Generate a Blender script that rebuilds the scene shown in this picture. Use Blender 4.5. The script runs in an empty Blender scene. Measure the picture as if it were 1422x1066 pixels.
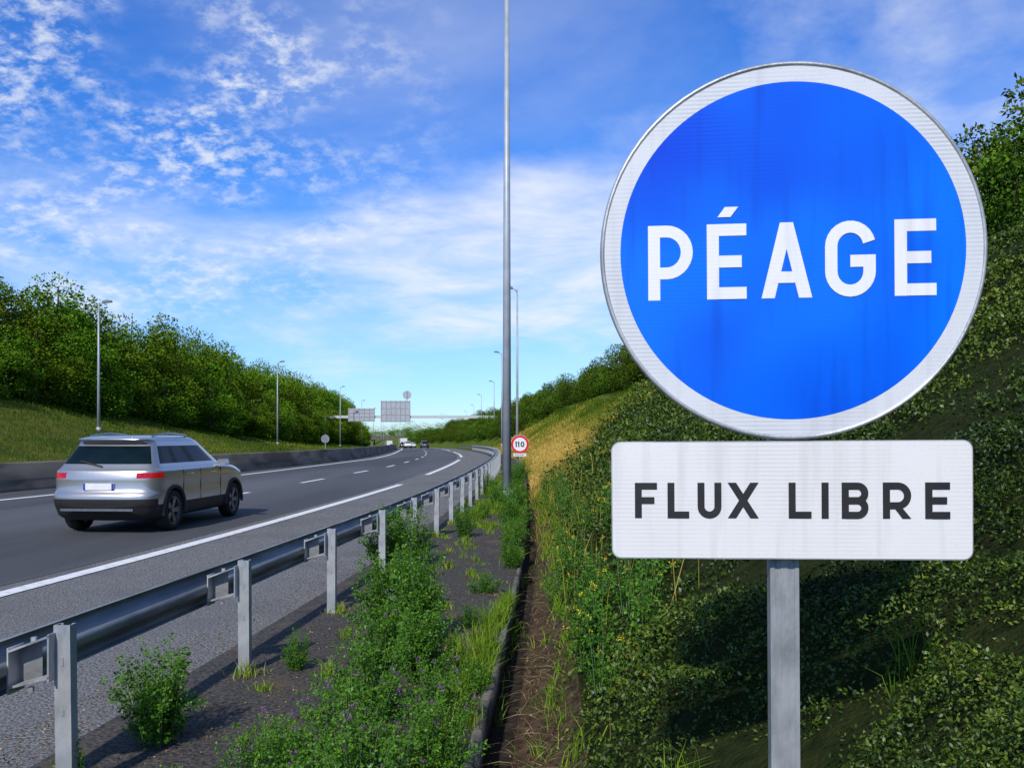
import bpy, math, random, bmesh
import numpy as np
from mathutils import Vector, Matrix
random.seed(7); rng=np.random.default_rng(7)
SC=bpy.context.scene
COL=SC.collection
SC.view_settings.view_transform='Standard'
SC.view_settings.look='None'
SC.view_settings.exposure=0

# ------------------------------------------------------------------ materials
def nn(nt,t,**kw):
    n=nt.nodes.new(t)
    for k,v in kw.items(): setattr(n,k,v)
    return n
def pm(name,c1,c2=None,scale=5.0,rough=.8,metal=0.0,bump=0.0,bscale=None,detail=6,c3=None,scale3=1.0,stretch=(1,1,1),lo=.35,hi=.65,spec=.5,lo3=.45,hi3=.6):
    m=bpy.data.materials.new(name); m.use_nodes=True
    nt=m.node_tree; b=nt.nodes['Principled BSDF']; L=nt.links
    b.inputs['Roughness'].default_value=rough; b.inputs['Metallic'].default_value=metal
    b.inputs['Specular IOR Level'].default_value=spec
    tc=nn(nt,'ShaderNodeTexCoord'); mp=nn(nt,'ShaderNodeMapping'); mp.inputs['Scale'].default_value=stretch
    L.new(tc.outputs['Object'],mp.inputs['Vector'])
    if c2 is None: c2=tuple(x*.8 for x in c1)
    n=nn(nt,'ShaderNodeTexNoise'); n.inputs['Scale'].default_value=scale; n.inputs['Detail'].default_value=detail
    L.new(mp.outputs[0],n.inputs['Vector'])
    r=nn(nt,'ShaderNodeValToRGB'); r.color_ramp.elements[0].position=lo; r.color_ramp.elements[1].position=hi
    r.color_ramp.elements[0].color=(*c1,1); r.color_ramp.elements[1].color=(*c2,1)
    L.new(n.outputs['Fac'],r.inputs['Fac']); out=r.outputs['Color']
    if c3 is not None:
        n3=nn(nt,'ShaderNodeTexNoise'); n3.inputs['Scale'].default_value=scale3; n3.inputs['Detail'].default_value=5
        L.new(mp.outputs[0],n3.inputs['Vector'])
        r3=nn(nt,'ShaderNodeValToRGB'); r3.color_ramp.elements[0].position=lo3; r3.color_ramp.elements[1].position=hi3
        L.new(n3.outputs['Fac'],r3.inputs['Fac'])
        mx=nn(nt,'ShaderNodeMixRGB'); mx.inputs['Color2'].default_value=(*c3,1)
        L.new(r3.outputs['Color'],mx.inputs['Fac']); L.new(out,mx.inputs['Color1']); out=mx.outputs['Color']
    L.new(out,b.inputs['Base Color'])
    if bump>0:
        nb=nn(nt,'ShaderNodeTexNoise'); nb.inputs['Scale'].default_value=bscale or scale*4; nb.inputs['Detail'].default_value=4
        L.new(mp.outputs[0],nb.inputs['Vector'])
        bp=nn(nt,'ShaderNodeBump'); bp.inputs['Strength'].default_value=bump; bp.inputs['Distance'].default_value=.02
        L.new(nb.outputs['Fac'],bp.inputs['Height']); L.new(bp.outputs[0],b.inputs['Normal'])
    return m
def leafmat(name,cols,trans=.3,nscale=.0,namp=.5,gloss=.0):
    m=bpy.data.materials.new(name); m.use_nodes=True
    nt=m.node_tree; nt.nodes.remove(nt.nodes['Principled BSDF']); L=nt.links
    b=nn(nt,'ShaderNodeBsdfDiffuse')
    at=nn(nt,'ShaderNodeAttribute'); at.attribute_name='v'
    r=nn(nt,'ShaderNodeValToRGB'); e=r.color_ramp.elements
    while len(e)<len(cols): e.new(.5)
    for i,c in enumerate(cols):
        e[i].position=i/(len(cols)-1); e[i].color=(*c,1)
    L.new(at.outputs['Fac'],r.inputs['Fac']); out=r.outputs['Color']
    if nscale>0:
        oi=nn(nt,'ShaderNodeObjectInfo')
        hv=nn(nt,'ShaderNodeHueSaturation')
        mr=nn(nt,'ShaderNodeMapRange'); mr.inputs['To Min'].default_value=1-namp; mr.inputs['To Max'].default_value=1+namp
        L.new(oi.outputs['Random'],mr.inputs['Value']); L.new(mr.outputs[0],hv.inputs['Value'])
        mr2=nn(nt,'ShaderNodeMapRange'); mr2.inputs['To Min'].default_value=.48; mr2.inputs['To Max'].default_value=.515
        L.new(oi.outputs['Random'],mr2.inputs['Value']); L.new(mr2.outputs[0],hv.inputs['Hue'])
        L.new(out,hv.inputs['Color']); out=hv.outputs['Color']
    L.new(out,b.inputs['Color']); last=b.outputs[0]
    if trans>0:
        tr=nn(nt,'ShaderNodeBsdfTranslucent'); L.new(out,tr.inputs['Color'])
        mx=nn(nt,'ShaderNodeMixShader'); mx.inputs[0].default_value=trans
        L.new(last,mx.inputs[1]); L.new(tr.outputs[0],mx.inputs[2]); last=mx.outputs[0]
    if gloss>0:
        gl=nn(nt,'ShaderNodeBsdfGlossy'); gl.inputs['Roughness'].default_value=.45; gl.inputs['Color'].default_value=(.8,.85,.9,1)
        mx=nn(nt,'ShaderNodeMixShader'); mx.inputs[0].default_value=gloss
        L.new(last,mx.inputs[1]); L.new(gl.outputs[0],mx.inputs[2]); last=mx.outputs[0]
    L.new(last,nt.nodes['Material Output'].inputs['Surface'])
    return m

M={}
M['asphalt']=pm('asphalt_carriageway',(.085,.087,.09),(.12,.121,.123),scale=.6,rough=.85,bump=.6,bscale=60,c3=(.065,.066,.069),scale3=.3,stretch=(1,.10,1),spec=.3)
M['shoulder']=pm('asphalt_shoulder',(.055,.054,.053),(.31,.305,.295),scale=55,rough=.95,bump=.9,bscale=55,detail=3,c3=(.12,.118,.115),scale3=.8,lo=.36,hi=.68,spec=.2,lo3=.5,hi3=.8)
M['berm']=pm('asphalt_verge',(.032,.030,.028),(.11,.10,.09),scale=44,rough=.95,bump=.9,bscale=60,detail=4,c3=(.12,.09,.055),scale3=2.4,lo3=.56,hi3=.72,spec=.2)
M['soil']=pm('soil',(.042,.026,.016),(.12,.078,.046),scale=16,rough=1,bump=1.0,bscale=45,c3=(.055,.06,.02),scale3=1.5,lo3=.54,hi3=.7,spec=.1)
M['ditch']=pm('ditch_concrete',(.022,.018,.013),(.045,.037,.03),scale=12,rough=1,bump=.8,spec=.1)
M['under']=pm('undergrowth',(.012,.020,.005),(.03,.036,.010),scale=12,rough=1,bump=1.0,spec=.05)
M['grassL']=pm('hillside_grass',(.065,.085,.012),(.115,.115,.022),scale=.9,rough=1,bump=1,bscale=6,c3=(.045,.07,.010),scale3=.12,spec=.05)
M['gold']=pm('dry_grass_bank',(.36,.26,.06),(.18,.19,.03),scale=.8,rough=1,bump=1,bscale=8,spec=.05)
M['grassR']=pm('green_bank',(.06,.11,.012),(.12,.15,.02),scale=.8,rough=1,bump=1,bscale=8,spec=.05)
M['paintw']=pm('road_paint',(.78,.78,.76),(.45,.45,.44),scale=9,rough=.7,lo=.5,hi=.8)
M['conc']=pm('concrete',(.10,.088,.072),(.22,.20,.17),scale=6,rough=.95,bump=.9,bscale=30,c3=(.04,.038,.025),scale3=2.5,lo3=.44,hi3=.64)
M['concd']=pm('stained_concrete',(.16,.13,.10),(.23,.195,.155),scale=.7,rough=.95,bump=.2,bscale=12,c3=(.085,.068,.052),scale3=.5,stretch=(1,.6,2.5))
M['galv']=pm('galvanised_steel',(.44,.46,.47),(.27,.29,.30),scale=14,rough=.45,metal=.4,bump=.12,bscale=60,c3=(.58,.59,.59),scale3=4,stretch=(1,1,.4))
M['galvd']=pm('weathered_galvanised_steel',(.33,.345,.35),(.22,.23,.24),scale=8,rough=.55,metal=.5,bump=.15,bscale=40,c3=(.15,.155,.16),scale3=2,stretch=(1,.3,1))
M['lamp']=pm('lamp_steel',(.42,.46,.49),(.34,.37,.40),scale=3,rough=.5,metal=.2)
M['lampdark']=pm('lamp_housing',(.20,.21,.22),(.15,.15,.16),scale=3,rough=.5)
M['bark']=pm('bark',(.05,.04,.03),(.09,.075,.055),scale=9,rough=1,bump=.8,stretch=(1,1,.3))
M['black']=pm('black_film',(.012,.012,.014),(.018,.018,.018),scale=20,rough=.55)
M['red']=pm('red_film',(.65,.015,.02),(.58,.012,.015),scale=10,rough=.4)
M['whitef']=pm('white_film',(.78,.78,.78),(.72,.72,.72),scale=10,rough=.4)
M['grey_panel']=pm('sign_back_grey',(.42,.44,.46),(.34,.36,.38),scale=3,rough=.5,metal=.2)
M['gantry']=pm('gantry_paint',(.50,.52,.54),(.42,.44,.46),scale=3,rough=.5)
def retro(name,c,dark,period=.0115,rough=.35,amt=.5,spec=.5,coat=0,big=None):
    m=bpy.data.materials.new(name); m.use_nodes=True; nt=m.node_tree; L=nt.links; b=nt.nodes['Principled BSDF']
    b.inputs['Roughness'].default_value=rough; b.inputs['Specular IOR Level'].default_value=spec
    b.inputs['Coat Weight'].default_value=coat; b.inputs['Coat Roughness'].default_value=.12
    tc=nn(nt,'ShaderNodeTexCoord')
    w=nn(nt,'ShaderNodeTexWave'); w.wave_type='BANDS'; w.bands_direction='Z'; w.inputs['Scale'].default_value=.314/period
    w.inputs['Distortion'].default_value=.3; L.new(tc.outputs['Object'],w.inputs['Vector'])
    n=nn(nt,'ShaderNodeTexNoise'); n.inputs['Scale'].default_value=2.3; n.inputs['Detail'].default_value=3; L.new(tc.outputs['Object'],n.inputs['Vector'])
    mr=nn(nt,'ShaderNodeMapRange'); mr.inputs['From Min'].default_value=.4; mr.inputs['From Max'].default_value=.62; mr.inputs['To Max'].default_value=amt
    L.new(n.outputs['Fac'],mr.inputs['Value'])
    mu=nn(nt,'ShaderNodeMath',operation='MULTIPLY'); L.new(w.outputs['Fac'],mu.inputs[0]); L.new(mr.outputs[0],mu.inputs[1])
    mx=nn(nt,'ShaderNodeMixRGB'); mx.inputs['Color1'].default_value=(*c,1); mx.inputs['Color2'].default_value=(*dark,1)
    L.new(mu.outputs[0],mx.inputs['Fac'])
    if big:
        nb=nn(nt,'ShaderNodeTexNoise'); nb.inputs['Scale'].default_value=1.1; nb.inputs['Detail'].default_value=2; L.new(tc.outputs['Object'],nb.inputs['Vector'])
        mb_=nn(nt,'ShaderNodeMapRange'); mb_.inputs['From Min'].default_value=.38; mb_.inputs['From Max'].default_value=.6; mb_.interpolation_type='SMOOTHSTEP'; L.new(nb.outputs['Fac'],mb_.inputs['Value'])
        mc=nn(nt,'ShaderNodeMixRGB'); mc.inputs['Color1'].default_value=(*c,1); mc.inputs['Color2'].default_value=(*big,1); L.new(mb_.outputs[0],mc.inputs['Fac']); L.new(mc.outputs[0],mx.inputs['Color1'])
    v=nn(nt,'ShaderNodeTexVoronoi',feature='DISTANCE_TO_EDGE'); v.inputs['Scale'].default_value=190; L.new(tc.outputs['Object'],v.inputs['Vector'])
    lt=nn(nt,'ShaderNodeMath',operation='LESS_THAN'); lt.inputs[1].default_value=.07; L.new(v.outputs['Distance'],lt.inputs[0])
    ml=nn(nt,'ShaderNodeMath',operation='MULTIPLY'); ml.inputs[1].default_value=.22; L.new(lt.outputs[0],ml.inputs[0])
    mx2=nn(nt,'ShaderNodeMixRGB'); mx2.inputs['Color2'].default_value=(*dark,1); L.new(ml.outputs[0],mx2.inputs['Fac']); L.new(mx.outputs[0],mx2.inputs['Color1'])
    mp=nn(nt,'ShaderNodeMapping'); mp.inputs['Scale'].default_value=(9,9,.8); L.new(tc.outputs['Object'],mp.inputs['Vector'])
    n2=nn(nt,'ShaderNodeTexNoise'); n2.inputs['Scale'].default_value=2; n2.inputs['Detail'].default_value=6; L.new(mp.outputs[0],n2.inputs['Vector'])
    m3=nn(nt,'ShaderNodeMapRange'); m3.inputs['From Min'].default_value=.54; m3.inputs['From Max'].default_value=.78; m3.inputs['To Max'].default_value=.5; L.new(n2.outputs['Fac'],m3.inputs['Value'])
    mx3=nn(nt,'ShaderNodeMixRGB'); mx3.inputs['Color2'].default_value=(*[q*.6 for q in c],1); L.new(m3.outputs[0],mx3.inputs['Fac']); L.new(mx2.outputs[0],mx3.inputs['Color1'])
    L.new(mx3.outputs[0],b.inputs['Base Color'])
    return m
M['ring']=retro('white_reflective_border',(.70,.72,.74),(.40,.42,.44),amt=.65)
M['plate']=retro('white_reflective_panel',(.80,.79,.77),(.56,.56,.55),amt=.5)
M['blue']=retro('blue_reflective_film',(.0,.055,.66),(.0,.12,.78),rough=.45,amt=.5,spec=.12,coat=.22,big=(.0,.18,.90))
M['letterw']=retro('white_reflective_letters',(.84,.84,.85),(.66,.66,.68),amt=.3)

# ------------------------------------------------------------------ mesh helpers
class MB:
    def __init__(s): s.v=[]; s.f=[]; s.m=[]
    def add(s,vs,fs,mi=0):
        o=len(s.v); s.v+= [tuple(p) for p in vs]; s.f+=[tuple(i+o for i in f) for f in fs]; s.m+=[mi]*len(fs)
    def box(s,x0,x1,y0,y1,z0,z1,mi=0):
        s.add([(x0,y0,z0),(x1,y0,z0),(x1,y1,z0),(x0,y1,z0),(x0,y0,z1),(x1,y0,z1),(x1,y1,z1),(x0,y1,z1)],
              [(0,3,2,1),(4,5,6,7),(0,1,5,4),(1,2,6,5),(2,3,7,6),(3,0,4,7)],mi)
    def tube(s,pts,rad,seg=8,mi=0,cap=True):
        pts=[Vector(p) for p in pts]; n=len(pts)
        if not hasattr(rad,'__len__'): rad=[rad]*n
        vs=[];fs=[]
        for i,p in enumerate(pts):
            d=(pts[min(i+1,n-1)]-pts[max(i-1,0)]).normalized()
            a=Vector((0,0,1)) if abs(d.z)<.9 else Vector((1,0,0))
            u=d.cross(a).normalized(); w=d.cross(u).normalized()
            for k in range(seg):
                t=2*math.pi*k/seg; vs.append(p+(u*math.cos(t)+w*math.sin(t))*rad[i])
        for i in range(n-1):
            for k in range(seg):
                a=i*seg+k; b=i*seg+(k+1)%seg; fs.append((a,b,b+seg,a+seg))
        if cap: fs.append(tuple(range(seg))[::-1]); fs.append(tuple((n-1)*seg+k for k in range(seg)))
        s.add(vs,fs,mi)
    def prism(s,poly,y0,y1,mi=0):
        n=len(poly); vs=[(x,y0,z) for x,z in poly]+[(x,y1,z) for x,z in poly]
        s.add(vs,[tuple(range(n)),tuple(range(2*n-1,n-1,-1))]+[(i,i+n,(i+1)%n+n,(i+1)%n) for i in range(n)],mi)
    def mesh(s,name,mats,smooth=False):
        me=bpy.data.meshes.new(name); me.from_pydata(s.v,[],s.f)
        for m in mats: me.materials.append(m)
        me.polygons.foreach_set('material_index',s.m)
        if smooth: me.polygons.foreach_set('use_smooth',[True]*len(s.f))
        me.update(); return me
def quadmesh(name,V,F,mat,attr=None):
    me=bpy.data.meshes.new(name); nv=len(V); nf=len(F)
    me.vertices.add(nv); me.vertices.foreach_set('co',np.asarray(V,dtype=np.float32).ravel())
    me.loops.add(nf*4); me.loops.foreach_set('vertex_index',np.asarray(F,dtype=np.int32).ravel())
    me.polygons.add(nf); me.polygons.foreach_set('loop_start',np.arange(0,nf*4,4,dtype=np.int32))
    me.update(calc_edges=True)
    if attr is not None:
        a=me.attributes.new('v','FLOAT','POINT'); a.data.foreach_set('value',np.asarray(attr,dtype=np.float32))
    me.materials.append(mat); return me
def obj(name,me,parent=None,kind=None,loc=None,label=None,cat=None,group=None):
    o=bpy.data.objects.new(name,me); COL.objects.link(o)
    if parent is not None: o.parent=parent
    if loc is not None: o.location=loc
    if kind: o['kind']=kind
    if label: o['label']=label
    if cat: o['category']=cat
    if group: o['group']=group
    return o
def child(o,nm): return [c for c in o.children if c.name.split('.')[0]==nm][0]
def copy_thing(src,loc,rz=0.,sc=1.,**kw):
    n=src.copy(); COL.objects.link(n); n.location=loc; n.rotation_euler=(0,0,rz)
    n.scale=(sc,sc,sc) if not hasattr(sc,'__len__') else sc
    for c in src.children:
        c2=c.copy(); COL.objects.link(c2); c2.parent=n
        for g in c.children:
            g2=g.copy(); COL.objects.link(g2); g2.parent=c2
    for k,v in kw.items(): n[k]=v
    return n
def unit(v): return v/np.maximum(np.linalg.norm(v,axis=1,keepdims=True),1e-9)
def leaves(P,S,D=None,aspect=.5,up=.4):
    n=len(P)
    if D is None: D=rng.normal(size=(n,3))
    D=unit(D); N=rng.normal(size=(n,3)); N[:,2]+=up*3
    W=unit(np.cross(D,N)); N=unit(np.cross(W,D)); S=np.asarray(S)[:,None]
    a=P; b=P+D*S*.5+W*S*aspect*.5+N*S*.08; c=P+D*S; d=P+D*S*.5-W*S*aspect*.5+N*S*.08
    V=np.stack([a,b,c,d],1).reshape(-1,3); F=np.arange(4*n).reshape(-1,4)
    return V,F
def blades(P,H,Wd,lean=.35):
    n=len(P); th=rng.uniform(0,2*np.pi,n); l=rng.uniform(.1,1,n)*lean
    d=np.stack([np.cos(th),np.sin(th),np.zeros(n)],1); ph=rng.uniform(0,2*np.pi,n); w=np.stack([np.cos(ph),np.sin(ph),np.zeros(n)],1)*np.asarray(Wd)[:,None]*.5
    H=np.asarray(H)[:,None]; z=np.array([[0,0,1.]])
    m=P+z*H*.55+d*H*l[:,None]*.3; t=P+z*H*(1-.3*l[:,None])+d*H*l[:,None]
    V=np.stack([P-w,P+w,m+w*.8,m-w*.8,t+w*.1,t-w*.1],1).reshape(-1,3)
    b=np.arange(n)[:,None]*6
    F=np.stack([b+[0,1,2,3],b+[3,2,4,5]],1).reshape(-1,4)
    return V,F
_vt={}
def vnoise(x,y,seed=0):
    if seed not in _vt: _vt[seed]=np.random.default_rng(100+seed).uniform(-1,1,(256,256))
    T=_vt[seed]; xi=np.floor(x).astype(int); yi=np.floor(y).astype(int); fx=x-xi; fy=y-yi
    fx=fx*fx*(3-2*fx); fy=fy*fy*(3-2*fy)
    g=lambda a,b:T[a%256,b%256]
    return (g(xi,yi)*(1-fx)+g(xi+1,yi)*fx)*(1-fy)+(g(xi,yi+1)*(1-fx)+g(xi+1,yi+1)*fx)*fy

# ------------------------------------------------------------------ alignment
def herm(xs,ys,q):
    xs=np.array(xs,float); ys=np.array(ys,float); m=np.gradient(ys,xs)
    i=np.clip(np.searchsorted(xs,q)-1,0,len(xs)-2); h=xs[i+1]-xs[i]; t=(q-xs[i])/h
    return (2*t**3-3*t**2+1)*ys[i]+(t**3-2*t**2+t)*h*m[i]+(-2*t**3+3*t**2)*ys[i+1]+(t**3-t**2)*h*m[i+1]
Ys=np.concatenate([np.arange(-40,60,.5),np.arange(60,200,2.),np.arange(200,600,6.),np.arange(600,3001,50.)])
_R=herm([-40,-10,0,3.82,7.8,12,20,30,40,55,75,108,155,203,267,333,420,600,1000,3000],
        [-5.7,-3.15,-2.3,-1.98,-1.64,-1.32,-.95,-.7,-.62,-.8,-1.6,-4.3,-9.5,-16,-26,-38,-57,-105,-215,-780],Ys)
_G=herm([-40,0,60,108,155,200,267,333,420,600,1000,3000],[0,0,0,-.2,-.5,-.9,-1.6,-2.5,-3.8,-6,-8,-8],Ys)
R=lambda y:np.interp(y,Ys,_R)
G=lambda y:np.interp(y,Ys,_G)
gof=lambda y:np.interp(y,[0,4.26,6.7,14.7,24,60],[1.97,1.76,1.67,1.38,1.2,1.2])
hof=lambda y:np.interp(y,[0,4.26,10,24,60],[2.30,2.10,1.85,1.5,1.5])
eR=lambda y:np.interp(y,[0,9,29,67,120],[-3.8,-3.74,-3.1,-2.75,-3.1])
eM=lambda y:np.interp(y,[0,10,32,48,67,120],[-7.6,-7.4,-6.7,-6.1,-6.0,-6.6])
eL=lambda y:np.interp(y,[0,22,37,67,120],[-13.2,-12.3,-10.9,-9.5,-10.2])
eB=lambda y:np.interp(y,[0,25.7,40,54,67,120],[-15.6,-14.3,-12.2,-11.3,-10.9,-11.5])
toe=lambda y:np.interp(y,[0,80,170,300],[-22.5,-22.5,-19.5,-17.0])
tfr=lambda y:np.interp(y,[0,60,75,110,170,230,300],[-37,-37,-35,-30.5,-26,-22.5,-20.5])
thh=lambda y:np.interp(y,[0,60,75,95,140,300],[4.8,4.8,4.0,2.7,1.4,1.0])
def profile(y):
    y=np.asarray(y,float); g=gof(y); h=hof(y); o=np.ones_like(y); T=toe(y); TT=tfr(y)
    P=[(-1500*o,14*o),(-120*o,10.5*o),(-60*o,7.5*o),(TT-.6,thh(y)),(T-1,.2*o),(T,0*o),(-.42*o,0*o),(-.38*o,.035*o),(g-.1,.05*o),(g-.004,.05*o),
       (g,-.20*o),(g+.15,-.20*o),(g+.18,.0*o),(h,.04*o),(h+.2,.18*o),(h+7.6,4.9*o),(h+11,6.2*o),(h+60,9*o),(1500*o,13*o)]
    return [p[0] for p in P],[p[1] for p in P]
def wild(off,y): return np.clip((-24-off)/4,0,1)+np.clip((off-hof(y)-.5)/3,0,1)
def ground_h(x,y):
    x=np.asarray(x,float); y=np.asarray(y,float); off=x-R(y); O,H=profile(y); h=np.zeros(off.shape)+H[0]
    for k in range(len(O)-1):
        t=np.clip((off-O[k])/(O[k+1]-O[k]),0,1); h=h+t*(H[k+1]-H[k])
    return h+G(y)+wild(off,y)*.3*vnoise(x*.25,y*.25,1)
cols=[]; subs={0:6,1:3,2:5,3:6,7:4,12:2,14:14,15:5,16:6,17:6}
K=19
for k in range(K-1):
    n=subs.get(k,1)
    for j in range(n): cols.append((k,j/n))
cols.append((K-2,1.0))
O,H=profile(Ys); XX=[]
for k,t in cols: XX.append(R(Ys)+O[k]*(1-t)+O[k+1]*t)
XX=np.array(XX).T; YY=np.repeat(Ys[:,None],len(cols),1); ZZ=ground_h(XX,YY)
for ci,(k,t) in enumerate(cols):
    if k in (9,10,11) : ZZ[:,ci]=H[k]+t*(H[k+1]-H[k])+_G
nr,nc=XX.shape
V=np.stack([XX,YY,ZZ],2).reshape(-1,3)
idx=np.arange(nr*nc).reshape(nr,nc)
F=np.stack([idx[:-1,:-1],idx[:-1,1:],idx[1:,1:],idx[1:,:-1]],2).reshape(-1,4)
me=quadmesh('ground',V,F,M['grassL'])
gm=['grassL','shoulder','berm','ditch','soil','under','gold','grassR']
me.materials.clear()
for g in gm: me.materials.append(M[g])
mi=np.zeros((nr-1,nc-1),int)
for ci in range(nc-1):
    k,t=cols[ci]
    if k<=4: mi[:,ci]=0
    elif k in(5,6): mi[:,ci]=1
    elif k in(7,8): mi[:,ci]=2
    elif k in(9,10,11): mi[:,ci]=3
    elif k==12: mi[:,ci]=4
    else:
        for ri in range(nr-1):
            y=Ys[ri]
            if k==13: mi[ri,ci]=4 if y<24 else (6 if y<95 else 7)
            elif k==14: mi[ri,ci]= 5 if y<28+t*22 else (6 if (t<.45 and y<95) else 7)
            else: mi[ri,ci]=7
me.polygons.foreach_set('material_index',mi.ravel()); me.update()
obj('ground',me,kind='structure')

def strip(name,oa,ob,z,mat,y0=-40,y1=1500):
    ys=Ys[(Ys>y0)&(Ys<y1)]; ys=np.concatenate([[y0],ys,[y1]])
    a=R(ys)+oa(ys); b=R(ys)+ob(ys); g=G(ys)+z; n=len(ys)
    V=np.concatenate([np.stack([a,ys,g],1),np.stack([b,ys,g],1)]); i=np.arange(n-1)
    F=np.stack([i,i+n,i+n+1,i+1],1)
    m=quadmesh(name,V,F,mat); return V,F,m
_,_,m=strip('road',lambda y:eB(y)+.3,lambda y:eR(y)-.35,.004,M['asphalt']); obj('road',m,kind='structure')
_,_,m=strip('road',lambda y:toe(y)+.2,lambda y:eB(y)-.3,.004,M['asphalt']); obj('opposite_road',m,kind='structure')
def marks(name,off,w,segs):
    Vs=[];Fs=[];o=0
    for a,b in segs:
        V,F,m=strip(name,lambda y:off(y)-w/2,lambda y:off(y)+w/2,.009,M['paintw'],a,b); bpy.data.meshes.remove(m)
        Vs.append(V);Fs.append(F+o);o+=len(V)
    obj(name,quadmesh(name,np.concatenate(Vs),np.concatenate(Fs),M['paintw']),kind='structure')
marks('road_edge_marking',lambda y:eR(y),.22,[(-12,29.5),(37,63),(72,108),(120,158),(170,210),(222,262),(275,320)])
marks('road_lane_marking',lambda y:eM(y),.16,[(30.5+8.2*i,33.5+8.2*i) for i in range(-1,28)])
marks('road_left_marking',lambda y:eL(y),.22,[(-20,400)])
def loft(name,prof,y0,y1,mat,offf,closed=True,jit=0):
    ys=Ys[(Ys>=y0)&(Ys<=y1)]
    if jit: ys=np.arange(y0,y1,.12)
    n=len(prof); V=[]
    for k,(dx,dz) in enumerate(prof):
        jx=jit*vnoise(ys*4+k*7.3,ys*0+k,21) if jit else 0; jz=jit*vnoise(ys*5+k*3.3,ys*0+k,22) if jit else 0
        V.append(np.stack([R(ys)+offf(ys)+dx+jx,ys,G(ys)+dz+jz],1))
    V=np.stack(V,1).reshape(-1,3)
    r=np.arange(len(ys)-1)[:,None]*n; k=np.arange(n if closed else n-1)[None,:]; k2=(k+1)%n
    F=np.stack([r+k,r+n+k,r+n+k2,r+k2],2).reshape(-1,4)
    return quadmesh(name,V,F,mat)
obj('gutter_kerb',loft('gutter_kerb',[(-.05,-.1),(-.05,.056),(-.042,.064),(-.010,.064),(.0,.058),(.0,-.24)],-5,60,M['conc'],lambda y:gof(y)+.006,True,jit=.009),
    label='weathered concrete edge of the drainage gutter beside the verge',cat='kerb')
obj('concrete_barrier',loft('concrete_barrier',[(-.3,0),(-.3,.08),(-.13,.35),(-.09,.82),(-.05,.86),(.05,.86),(.09,.82),(.13,.35),(.3,.08),(.3,0)],-20,420,M['concd'],eB,False),
    label='low stained concrete safety barrier along the central reservation',cat='barrier')

# ------------------------------------------------------------------ guardrail
gr=obj('guardrail',None,label='galvanised steel guardrail with corrugated beam on posts',cat='guardrail')
RO=-.23
W=[(-.030,.285),(-.050,.283),(-.064,.268),(-.064,.240),(-.040,.205),(-.012,.180),(0,.165),(0,.120),(-.012,.105),(-.040,.080),(-.064,.045),(-.064,.017),(-.05,.002),(-.030,0)]
W=[(a*1.35,b*.84+.49) for a,b in W]; W2=W+[(a-.004,b) for a,b in W[::-1]]
bm_=loft('beam',W2,-6,150,M['galvd'],lambda y:RO+0*y,True); bm_.polygons.foreach_set('use_smooth',[True]*len(bm_.polygons))
obj('beam',bm_,gr)
pb=MB()
pb.box(-.038,.038,0,.006,-.3,.8); pb.box(-.038,-.032,.006,.05,-.3,.8); pb.box(.032,.038,.006,.05,-.3,.8)
pb.box(-.032,-.020,.045,.05,-.3,.8); pb.box(.020,.032,.045,.05,-.3,.8)
pb.box(-.006,.006,-.003,.0,.62,.66); pb.box(-.006,.006,-.003,.0,.40,.43)
pmesh=pb.mesh('post',[M['galv']])
sb=MB()
t=.010; xa=RO+.003
def slab(za,zb):
    sb.add([(xa,-.05,za),(xa,.06,za),(-.04,.06,zb),(-.04,-.05,zb),(xa,-.05,za+t),(xa,.06,za+t),(-.04,.06,zb+t),(-.04,-.05,zb+t)],[(0,1,2,3),(4,7,6,5),(0,3,7,4),(1,5,6,2),(0,4,5,1),(3,2,6,7)])
slab(.525,.575); slab(.685,.755)
sb.box(xa-.006,xa+.001,-.05,.06,.50,.705); sb.box(-.047,-.039,-.05,.06,.56,.768)
sb.add([(xa,.03,.535),(-.12,.03,.555),(-.12,.03,.72),(xa,.03,.685)],[(0,1,2,3)],1)
sb.tube([(-.14,-.02,.53),(-.14,-.02,.51)],.013,6); sb.tube([(-.14,.0,.715),(-.14,.0,.745)],.013,6)
smesh=sb.mesh('spacer',[M['galv'],M['galvd']])
for i in range(60):
    y=1.82+2.0*i
    if y>120: break
    a=-math.atan(float(R(y+1)-R(y-1))/2)
    p=obj('post',pmesh,gr,loc=(float(R(y)),y,float(G(y)))); p.rotation_euler=(random.uniform(-.01,.01),random.uniform(-.015,.015),a)
    q=obj('spacer',smesh,gr,loc=(float(R(y)),y,float(G(y)))); q.rotation_euler=(0,0,a)

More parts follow.
